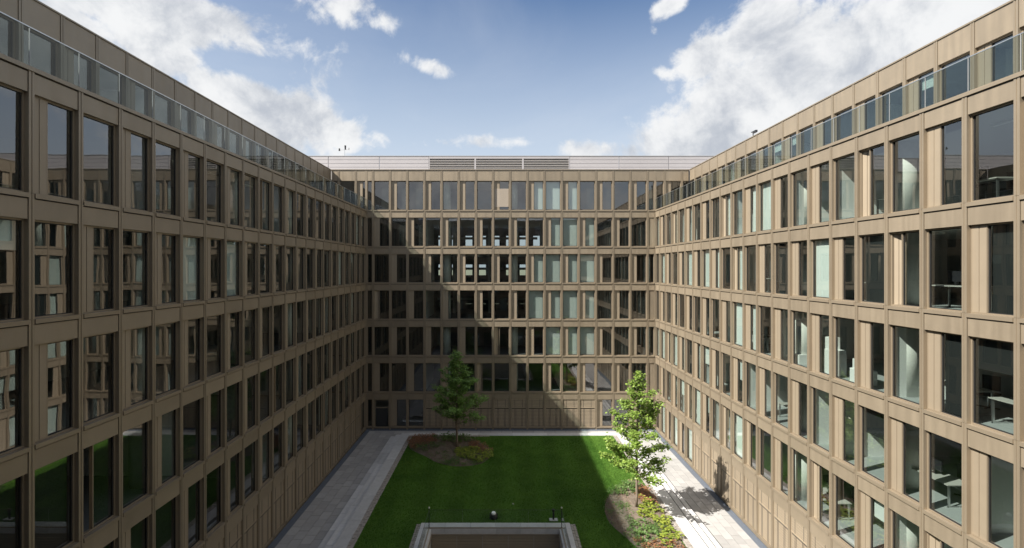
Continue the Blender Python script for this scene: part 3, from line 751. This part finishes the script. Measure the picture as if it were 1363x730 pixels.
for i, (xx, yy) in enumerate(((-1.7, 24.6), (1.0, 24.3))):
    t = thing('well_lamp', ['dark ball lamp in the light well, left of its middle', 'dark ball lamp in the light well, right of its middle'][i], 'lamp', (xx, yy, -.2), 0, 'lamps in the light well')
    obj('globe', B().tube([(0, 0, -.1), (0, 0, -.06), (0, 0, 0), (0, 0, .06), (0, 0, .1)], [.02, .09, .12, .09, .02], 'black', 12), t, smooth=True)
    obj('stem', B().tube([(0, 0, -3.2), (0, 0, -.1)], [.025, .025], 'black', 8), t)

# lawn with the well cut out
b = B(); LX0, LX1, LY1 = -7.28, 9.05, 41.28
z = ZL - .02
for a in ((WX0 - .02, WX1 + .02, 10, 14.0), (LX0, WX0 - .02, 10, WY1), (WX1 + .02, LX1, 10, WY1), (LX0, LX1, WY1, LY1 + .25)):
    nx, ny = 4, 6
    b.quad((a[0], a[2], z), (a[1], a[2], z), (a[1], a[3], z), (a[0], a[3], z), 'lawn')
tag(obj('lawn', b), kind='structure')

# planting beds ---------------------------------------------------------------
def P(u, v, zz=ZL):
    d = 677 * (14.12 - zz) / (v - 357); return ((u - 668) * d / 677, d)
bedL = [P(u / 6.815 + 480, v / 6.815 + 560) for u, v in ((455, 148), (430, 235), (462, 270), (600, 330), (690, 385), (850, 418), (1000, 412), (1130, 385), (1187, 310), (1165, 245), (1080, 195), (1000, 150), (820, 143), (640, 138))]
bedR = [P(u / 2.92 + 780, v / 2.92 + 480) for u, v in ((150, 480), (100, 505), (68, 560), (78, 615), (110, 652), (170, 700))] + [(6.9, 23.6), (7.6, 22.4), (9.03, 21.8), (9.03, 32.9), (8.4, 33.1)]
def inside(pt, poly):
    x, y = pt; c = False; n = len(poly)
    for i in range(n):
        x1, y1 = poly[i]; x2, y2 = poly[(i + 1) % n]
        if (y1 > y) != (y2 > y) and x < (x2 - x1) * (y - y1) / (y2 - y1) + x1: c = not c
    return c
def smoothpoly(p, it=2):
    for _ in range(it):
        q = []
        for i in range(len(p)):
            a = p[i]; c = p[(i + 1) % len(p)]
            q += [(.75 * a[0] + .25 * c[0], .75 * a[1] + .25 * c[1]), (.25 * a[0] + .75 * c[0], .25 * a[1] + .75 * c[1])]
        p = q
    return p
bedL = smoothpoly(bedL); bedR = smoothpoly(bedR)
def area(p): return sum(p[i][0] * p[(i + 1) % len(p)][1] - p[(i + 1) % len(p)][0] * p[i][1] for i in range(len(p))) / 2
brn = random.Random(21)
for nm, poly in (('l', bedL), ('r', bedR)):
    if area(poly) < 0: poly.reverse()
    cx = sum(q[0] for q in poly) / len(poly); cy = sum(q[1] for q in poly) / len(poly)
    b = B(); rings = []
    for k, f in enumerate((1, .93, .75, .5, .25)):
        i0 = len(b.v); rings.append(i0)
        for q in poly:
            b.v.append((cx + (q[0] - cx) * f, cy + (q[1] - cy) * f, ZL + (-.03, .03, .06, .08, .09)[k] + (brn.uniform(-.02, .02) if k else 0)))
    m_ = b.mi('soil'); n = len(poly)
    for k in range(4):
        for i in range(n):
            j = (i + 1) % n; b.f.append((rings[k] + i, rings[k] + j, rings[k + 1] + j, rings[k + 1] + i)); b.m.append(m_)
    b.f.append(tuple(rings[4] + i for i in range(n))); b.m.append(m_)
    tag(obj('planting_bed', b, smooth=True), 'mulched planting bed', kind='structure')
    # bark chips
    v = []; f = []; cnt = 0
    xs_ = [q[0] for q in poly]; ys_ = [q[1] for q in poly]
    b = B()
    while cnt < 3500:
        pt = (brn.uniform(min(xs_), max(xs_)), brn.uniform(min(ys_), max(ys_)))
        if not inside(pt, poly): continue
        s = brn.uniform(.02, .06); an = brn.uniform(0, 6.3); zc = ZL + .07 + brn.uniform(0, .03)
        dx, dy = math.cos(an) * s, math.sin(an) * s
        b.quad((pt[0] - dx, pt[1] - dy, zc), (pt[0] + dy * .5, pt[1] - dx * .5, zc + brn.uniform(-.02, .03)), (pt[0] + dx, pt[1] + dy, zc + brn.uniform(-.01, .03)), (pt[0] - dy * .5, pt[1] + dx * .5, zc), 'mulch'); cnt += 1
    tag(obj('bark_mulch', b), 'brown bark chips over the bed', kind='stuff')

# grass blades (nobody could count them)
grn = np.random.default_rng(4)
def grass():
    N = 150000
    x = grn.uniform(LX0, LX1, N); y = 22 + (LY1 - 22) * grn.random(N) ** 1.0
    keep = ~((x > WX0 - .27) & (x < WX1 + .32) & (y < WY1 + .02))
    x, y = x[keep], y[keep]
    for poly in (bedL, bedR):
        pa = np.array(poly); ins = np.zeros(len(x), bool); n = len(pa)
        for i in range(n):
            x1, y1 = pa[i]; x2, y2 = pa[(i + 1) % n]
            if y1 == y2: continue
            c = ((y1 > y) != (y2 > y)) & (x < (x2 - x1) * (y - y1) / (y2 - y1) + x1); ins ^= c
        x, y = x[~ins], y[~ins]
    N = len(x); an = grn.uniform(0, 6.28, N); h = grn.uniform(.03, .065, N); wd = grn.uniform(.010, .02, N)
    lx = grn.normal(0, .02, N); ly = grn.normal(0, .02, N)
    v = np.empty((N, 3, 3)); z0 = ZL - .022
    v[:, 0] = np.c_[x - np.cos(an) * wd, y - np.sin(an) * wd, np.full(N, z0)]
    v[:, 1] = np.c_[x + np.cos(an) * wd, y + np.sin(an) * wd, np.full(N, z0)]
    v[:, 2] = np.c_[x + lx, y + ly, z0 + h]
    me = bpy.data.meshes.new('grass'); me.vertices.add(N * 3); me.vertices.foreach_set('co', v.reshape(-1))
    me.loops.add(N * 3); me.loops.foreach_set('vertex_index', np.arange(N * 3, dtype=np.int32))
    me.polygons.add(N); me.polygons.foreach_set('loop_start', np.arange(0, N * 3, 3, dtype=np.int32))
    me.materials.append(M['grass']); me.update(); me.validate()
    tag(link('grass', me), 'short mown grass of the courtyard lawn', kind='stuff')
def sun_bands(m, amt):  # bands in the grass colour imitate sunlight mirrored off the right windows
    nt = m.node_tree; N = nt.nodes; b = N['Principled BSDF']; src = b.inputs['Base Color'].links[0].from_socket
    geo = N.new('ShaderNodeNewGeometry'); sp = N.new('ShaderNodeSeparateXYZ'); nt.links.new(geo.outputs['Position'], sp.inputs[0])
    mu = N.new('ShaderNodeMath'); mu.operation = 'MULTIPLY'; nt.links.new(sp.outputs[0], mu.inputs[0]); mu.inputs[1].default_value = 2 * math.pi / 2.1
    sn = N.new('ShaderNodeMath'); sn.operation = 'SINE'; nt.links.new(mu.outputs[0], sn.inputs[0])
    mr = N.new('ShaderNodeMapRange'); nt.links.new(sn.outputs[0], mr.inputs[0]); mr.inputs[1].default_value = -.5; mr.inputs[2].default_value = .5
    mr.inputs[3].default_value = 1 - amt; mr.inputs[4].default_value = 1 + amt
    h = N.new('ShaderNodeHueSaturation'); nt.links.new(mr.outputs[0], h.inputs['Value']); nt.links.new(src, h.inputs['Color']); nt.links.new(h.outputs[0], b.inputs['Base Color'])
sun_bands(M['grass'], .07); sun_bands(M['lawn'], .07)
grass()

# creeping ground cover between them
# low plants in the beds ---------------------------------------------------------
def leaf_quads(b, c, n, rad, h, size, k, r, up=.6):
    for _ in range(n):
        an = r.uniform(0, 6.283); rr_ = rad * math.sqrt(r.random())
        p = Vector((c[0] + math.cos(an) * rr_, c[1] + math.sin(an) * rr_, c[2] + h * r.uniform(.25, 1) * (1 - .5 * (rr_ / rad) ** 2)))
        d = Vector((math.cos(an), math.sin(an), r.uniform(-.2, up))).normalized(); s = size * r.uniform(.7, 1.2)
        sd = d.cross(Vector((0, 0, 1))).normalized() * s * .38
        q = p + d * s
        b.quad(tuple(p), tuple(p + d * s * .5 + sd), tuple(q + Vector((0, 0, -s * .2))), tuple(p + d * s * .5 - sd), k)
def plant_mesh(kind, seed):
    r = random.Random(seed); b = B()
    if kind == 'yellow': leaf_quads(b, (0, 0, 0), 26, .17, .22, .17, 'leaf_yellow', r)
    elif kind == 'rust': leaf_quads(b, (0, 0, 0), 34, .17, .20, .11, 'leaf_rust', r)
    elif kind == 'green': leaf_quads(b, (0, 0, 0), 34, .20, .28, .12, 'leaf_green', r, 1.2)
    return b.mesh(kind + '_plant')
PM = {k: [plant_mesh(k, i) for i in range(3)] for k in ('yellow', 'rust', 'green')}
info = {'yellow': ('hosta', 'yellow-green leafy hosta'), 'rust': ('heuchera', 'rust-coloured leafy heuchera'), 'green': ('fern', 'loose green leafy perennial')}
def plants(kind, poly, n, where, bed, mind=.30):
    r = random.Random(hash(where) % 1000 if False else len(where) * 7 + n); pts = []
    xs_ = [q[0] for q in poly]; ys_ = [q[1] for q in poly]; tries = 0
    while len(pts) < n and tries < 20000:
        tries += 1
        pt = (r.uniform(min(xs_), max(xs_)), r.uniform(min(ys_), max(ys_)))
        if inside(pt, poly) and inside(pt, bed) and all((pt[0] - q[0]) ** 2 + (pt[1] - q[1]) ** 2 > mind ** 2 for q in pts): pts.append(pt)
    for pt in pts:
        o = link(info[kind][0], PM[kind][r.randrange(3)], None, (pt[0], pt[1], ZL + .06), (0, 0, r.uniform(0, 6.3)))
        s = r.uniform(.85, 1.25); o.scale = (s, s, s)
        tag(o, f'{info[kind][1]} {where}', 'plant', f'{kind} plants {where}')
def ZP(pts, sx_, ox, oy): return [P(u / sx_ + ox, v / sx_ + oy) for u, v in pts]
A = (6.815, 480, 560)
plants('rust', ZP(((430, 140), (680, 140), (670, 215), (560, 235), (460, 268), (425, 240)), *A), 40, 'in the far left corner of the shaded bed', bedL, .27)
plants('green', ZP(((640, 140), (1000, 150), (1080, 205), (900, 215), (700, 200)), *A), 26, 'behind the trunk in the shaded bed', bedL, .33)
plants('rust', ZP(((985, 205), (1090, 205), (1180, 250), (1180, 300), (1080, 290), (990, 250)), *A), 16, 'right of the trunk in the shaded bed', bedL, .27)
plants('yellow', ZP(((880, 260), (990, 250), (1080, 295), (1185, 300), (1175, 370), (1040, 390), (960, 345), (885, 330)), *A), 27, 'in front of the rust plants, shaded bed', bedL, .33)
plants('green', ZP(((480, 240), (680, 220), (640, 300), (540, 290)), *A), 7, 'sparse in the front of the shaded bed', bedL, .5)
A = (2.92, 780, 480)
plants('rust', ZP(((200, 490), (240, 500), (262, 560), (240, 565), (205, 530)), *A), 22, 'behind the trunk in the sunlit bed', bedR, .27)
plants('yellow', ZP(((198, 530), (262, 560), (330, 640), (385, 725), (320, 730), (270, 650), (215, 610)), *A), 22, 'along the kerb side of the sunlit bed', bedR, .34)
plants('green', ZP(((85, 520), (150, 482), (200, 490), (190, 520), (130, 530)), *A), 22, 'at the far end of the sunlit bed', bedR, .3)
plants('green', ZP(((150, 620), (215, 640), (290, 700), (240, 725), (180, 690)), *A), 22, 'in the lawn side of the sunlit bed', bedR, .36)
plants('rust', ZP(((195, 700), (330, 710), (400, 760), (230, 780)), *A), 12, 'at the near end of the sunlit bed', bedR, .3)

for poly, lab in ((bedL, 'low creeping green ground cover in the shaded bed'), (bedR, 'low creeping green ground cover in the sunlit bed')):
    r = random.Random(9); b = B(); xs_ = [q[0] for q in poly]; ys_ = [q[1] for q in poly]; c = 0
    patches = [(r.uniform(min(xs_), max(xs_)), r.uniform(min(ys_), max(ys_)), r.uniform(.5, 1.3)) for _ in range(24)]
    while c < 620:
        px_, py_, pr2 = patches[r.randrange(24)]; pt = (px_ + r.gauss(0, pr2 * .5), py_ + r.gauss(0, pr2 * .5)); c += 1
        if inside(pt, poly): leaf_quads(b, (pt[0], pt[1], ZL + .05), 12, .13, .10, .08, 'leaf_green', r)
    tag(obj('ground_cover', b), lab, kind='stuff')

# ------------------------------------------------------------------ trees
def tree(label, base, height, z_c, prof, leafk, seed, nb, nleaf, leaf_s, spread, upang, trunk_r=.075, lean=(0, 0)):
    r = random.Random(seed); t = thing('tree', label, 'tree', base)
    tb = B(); pts = []; n = 12
    for i in range(n + 1):
        f = i / n; pts.append((lean[0] * f + r.uniform(-.03, .03) * (f > 0), lean[1] * f + r.uniform(-.03, .03) * (f > 0), height * .97 * f))
    tb.tube(pts, [trunk_r * (1 - f / n) ** .8 + .010 for f in range(n + 1)], 'bark', 8)
    def trunk_at(z):
        f = min(.999, z / (height * .97)) * n; i = int(f); a = Vector(pts[i]); c = Vector(pts[i + 1]); return a.lerp(c, f - i)
    obj('trunk', tb, t, smooth=True)
    bb = B(); tips = []
    for k in range(nb):
        f = (k + r.random() * .8) / nb
        z = z_c + (height * .96 - z_c) * f ** 1.05
        L = prof(f) * r.uniform(.55, 1.18); an = k * 2.39996 + r.uniform(-.4, .4)
        p0 = trunk_at(z); d = Vector((math.cos(an), math.sin(an), math.tan(R(upang * (1 - .3 * f) * r.uniform(.6, 1.3))))).normalized()
        p = p0.copy(); q = [tuple(p)]; m = 5
        for i in range(m):
            d = (d + Vector((r.uniform(-.16, .16), r.uniform(-.16, .16), r.uniform(-.10, .08)))).normalized(); p = p + d * L / m; q.append(tuple(p))
            if i >= 0:
                for _ in range(2 if i < 2 else 3):
                    tw = (d * .8 + Vector((r.uniform(-1, 1), r.uniform(-1, 1), r.uniform(-.35, .65)))).normalized() * L * r.uniform(.14, .34) * (1 - .1 * i)
                    e_ = p + tw; bb.tube([tuple(p), tuple(e_)], [.007, .003], 'bark', 3, False)
                    tips += [(Vector(p), e_)] * max(1, round(L * 4))
        tips.append((Vector(q[-2]), Vector(q[-1])))
        bb.tube(q, [max(.006, .024 * (1 - i / 6)) * (L / 1.6) ** .5 for i in range(m + 1)], 'bark', 5, False)
    tips += [(trunk_at(height * .9), trunk_at(height * .97))] * 6
    obj('branches', bb, t)
    lb = B(); nt_ = len(tips)
    for _ in range(nleaf):
        a, e_ = tips[r.randrange(nt_)]
        p = a.lerp(e_, r.uniform(.15, 1.1)) + Vector((r.gauss(0, spread), r.gauss(0, spread), r.gauss(0, spread * .7)))
        an = r.uniform(0, 6.283); d = Vector((math.cos(an), math.sin(an), r.uniform(-.9, .3))).normalized()
        s = leaf_s * r.uniform(.7, 1.25); up = Vector((r.uniform(-.6, .6), r.uniform(-.6, .6), 1)); sd = d.cross(up).normalized() * s * .42
        lb.quad(tuple(p), tuple(p + d * s * .5 + sd), tuple(p + d * s), tuple(p + d * s * .5 - sd), leafk)
    tag(obj('leaves', lb, t), kind='stuff')
    return t
bx, by = P(607.7, 596.5)
def profL(f): return 2.35 * (1 - f) ** .85 * min(1, .72 + 2.2 * f) + .16
tree('dense dark green conical tree in the shaded bed by the far wing', (bx, by, ZL + .05), 7.5, 1.75, profL, 'leaf_dark', 5, 70, 15000, .12, .10, 32)
bx, by = P(846.8, 677)
def profR(f): return 2.15 * (1 - f) ** .8 * min(1, .75 + 2.0 * f) + .14
tree('airy bright green sunlit tree in the bed by the right path', (bx, by, ZL + .05), 7.95, 1.55, profR, 'leaf_light', 23, 44, 9000, .145, .11, 30, .07, (.15, 0))


# ------------------------------------------------------------------ office furniture behind the glass
def desk(x, y, z, rz, label):
    t = thing('office_desk', label, 'desk', (x, y, z), rz)
    obj('desk_top', B().box(-.8, .8, -.4, .4, .71, .74, 'desk'), t)
    for s in (-1, 1): obj('leg', B().box(s * .74 - .02, s * .74 + .02, -.34, -.28, 0, .709, 'rail').box(s * .74 - .02, s * .74 + .02, .28, .34, 0, .709, 'rail').box(s * .74 - .0201, s * .74 + .0201, -.34, .34, .0, .04, 'rail'), t)
    obj('cable_tray', B().box(-.6, .6, -.1, .1, .62, .66, 'black'), t); return t
def monitor(x, y, z, rz, label):
    t = thing('monitor', label, 'monitor', (x, y, z), rz)
    obj('screen', B().box(-.27, .27, -.02, .02, .12, .46, 'screen'), t); obj('stand', B().box(-.03, .03, -.03, .03, .01, .14, 'black').box(-.12, .12, -.08, .08, 0, .015, 'black'), t); return t
def chair(x, y, z, rz, label):
    t = thing('office_chair', label, 'chair', (x, y, z), rz)
    obj('seat', B().box(-.24, .24, -.24, .24, .45, .52, 'black'), t); obj('backrest', B().box(-.22, .22, .22, .27, .58, 1.05, 'black').box(-.03, .03, .24, .27, .45, .6, 'black'), t)
    obj('base', B().tube([(0, 0, .06), (0, 0, .45)], [.03, .03], 'rail', 8).box(-.28, .28, -.02, .02, .05, .09, 'black').box(-.02, .02, -.28, .28, .05, .0899, 'black'), t); return t
def box_(name, x, y, z, sx_, sy_, sz, label, cat='cabinet', k='white'):
    t = thing(name, label, cat, (x, y, z)); obj('body', B().box(-sx_ / 2, sx_ / 2, -sy_ / 2, sy_ / 2, 0, sz, k), t)
    obj('door_front', B().box(-sx_ / 2 - .012, -sx_ / 2 - .001, -sy_ / 2 + .02, sy_ / 2 - .02, .03, sz - .03, k), t); return t
z4, z3, z2_, z5 = ST[4][0], ST[3][0], ST[2][0], ST[5][0]
desk(XR + 1.1, 13.95, z4, R(90), 'white desk behind the glass of the fourth storey at the near right')
monitor(XR + 1.1, 14.1, z4 + .74, R(60), 'black monitor on the white desk near right')
chair(XR + 1.9, 14.5, z4, R(-60), 'black office chair beside the white desk near right')
box_('cabinet', XR + .75, 12.6, z4, .5, .9, .72, 'white low cabinet at the near end of the desk, near right')
box_('cabinet', XR + .62, 21.6, z4, .5, 1.1, 1.05, 'pale cabinet with a white box on it, fourth storey right')
box_('carton', XR + .62, 21.7, z4 + 1.05, .42, .6, .5, 'white carton on top of the pale cabinet', 'box')
box_('drawer_unit', XR + .6, 19.7, z4, .5, .8, .55, 'white drawer unit low behind glass beside the round column', 'cabinet')
box_('carton', XR + .6, 19.75, z4 + .55, .42, .5, .38, 'white carton on the drawer unit by the round column', 'box')
box_('cabinet', XR + .62, 24.0, z4, .5, .9, .45, 'low white cabinet behind the narrow window, fourth storey right')

# rows of desks along the right wing windows
k_ = 0
for st_, yy in ((5, 16.2), (5, 19.4), (5, 24.4), (5, 28.0), (4, 26.6), (4, 29.4), (3, 17.0), (3, 25.4), (3, 30.2), (6, 15.4), (6, 18.6), (2, 22.6), (2, 29.6), (4, 16.2)):
    zf = ST[st_][0]; nm_ = {2: 'second', 3: 'third', 4: 'fourth', 5: 'fifth', 6: 'sixth'}[st_]; k_ += 1
    a_ = desk(XR + 1.2, yy, zf, R(90), f'white desk behind the {nm_} storey glazing of the right wing'); a_['group'] = 'desks seen through the right wing glazing'
    b_ = monitor(XR + 1.25, yy + .2, zf + .74, R(70 + 20 * (k_ % 3)), f'black monitor on a desk behind the {nm_} storey glazing of the right wing'); b_['group'] = 'monitors seen through the right wing glazing'
    c_ = chair(XR + 2.0, yy - .1, zf, R(-90 + 15 * (k_ % 4)), f'black office chair behind the {nm_} storey glazing of the right wing'); c_['group'] = 'chairs seen through the right wing glazing'
# ceiling light strips in the open offices
for w_, sg, off in ((rw, -1, 0), (lw, 1, 0), (back, 0, 0)):
    b = B()
    for s_i in range(2, 7):
        z1 = ST[s_i][1]
        for q in range(12, 43, 3):
            if sg: b.box(sg * q - .6, sg * q + .6, 1.6, 1.75, z1 - .07, z1 - .001, 'white')
            else: b.box(-12 + (q - 12) * .8 - .6, -12 + (q - 12) * .8 + .6, 1.6, 1.75, z1 - .07, z1 - .001, 'white')
    obj('ceiling_luminaires', b, w_)
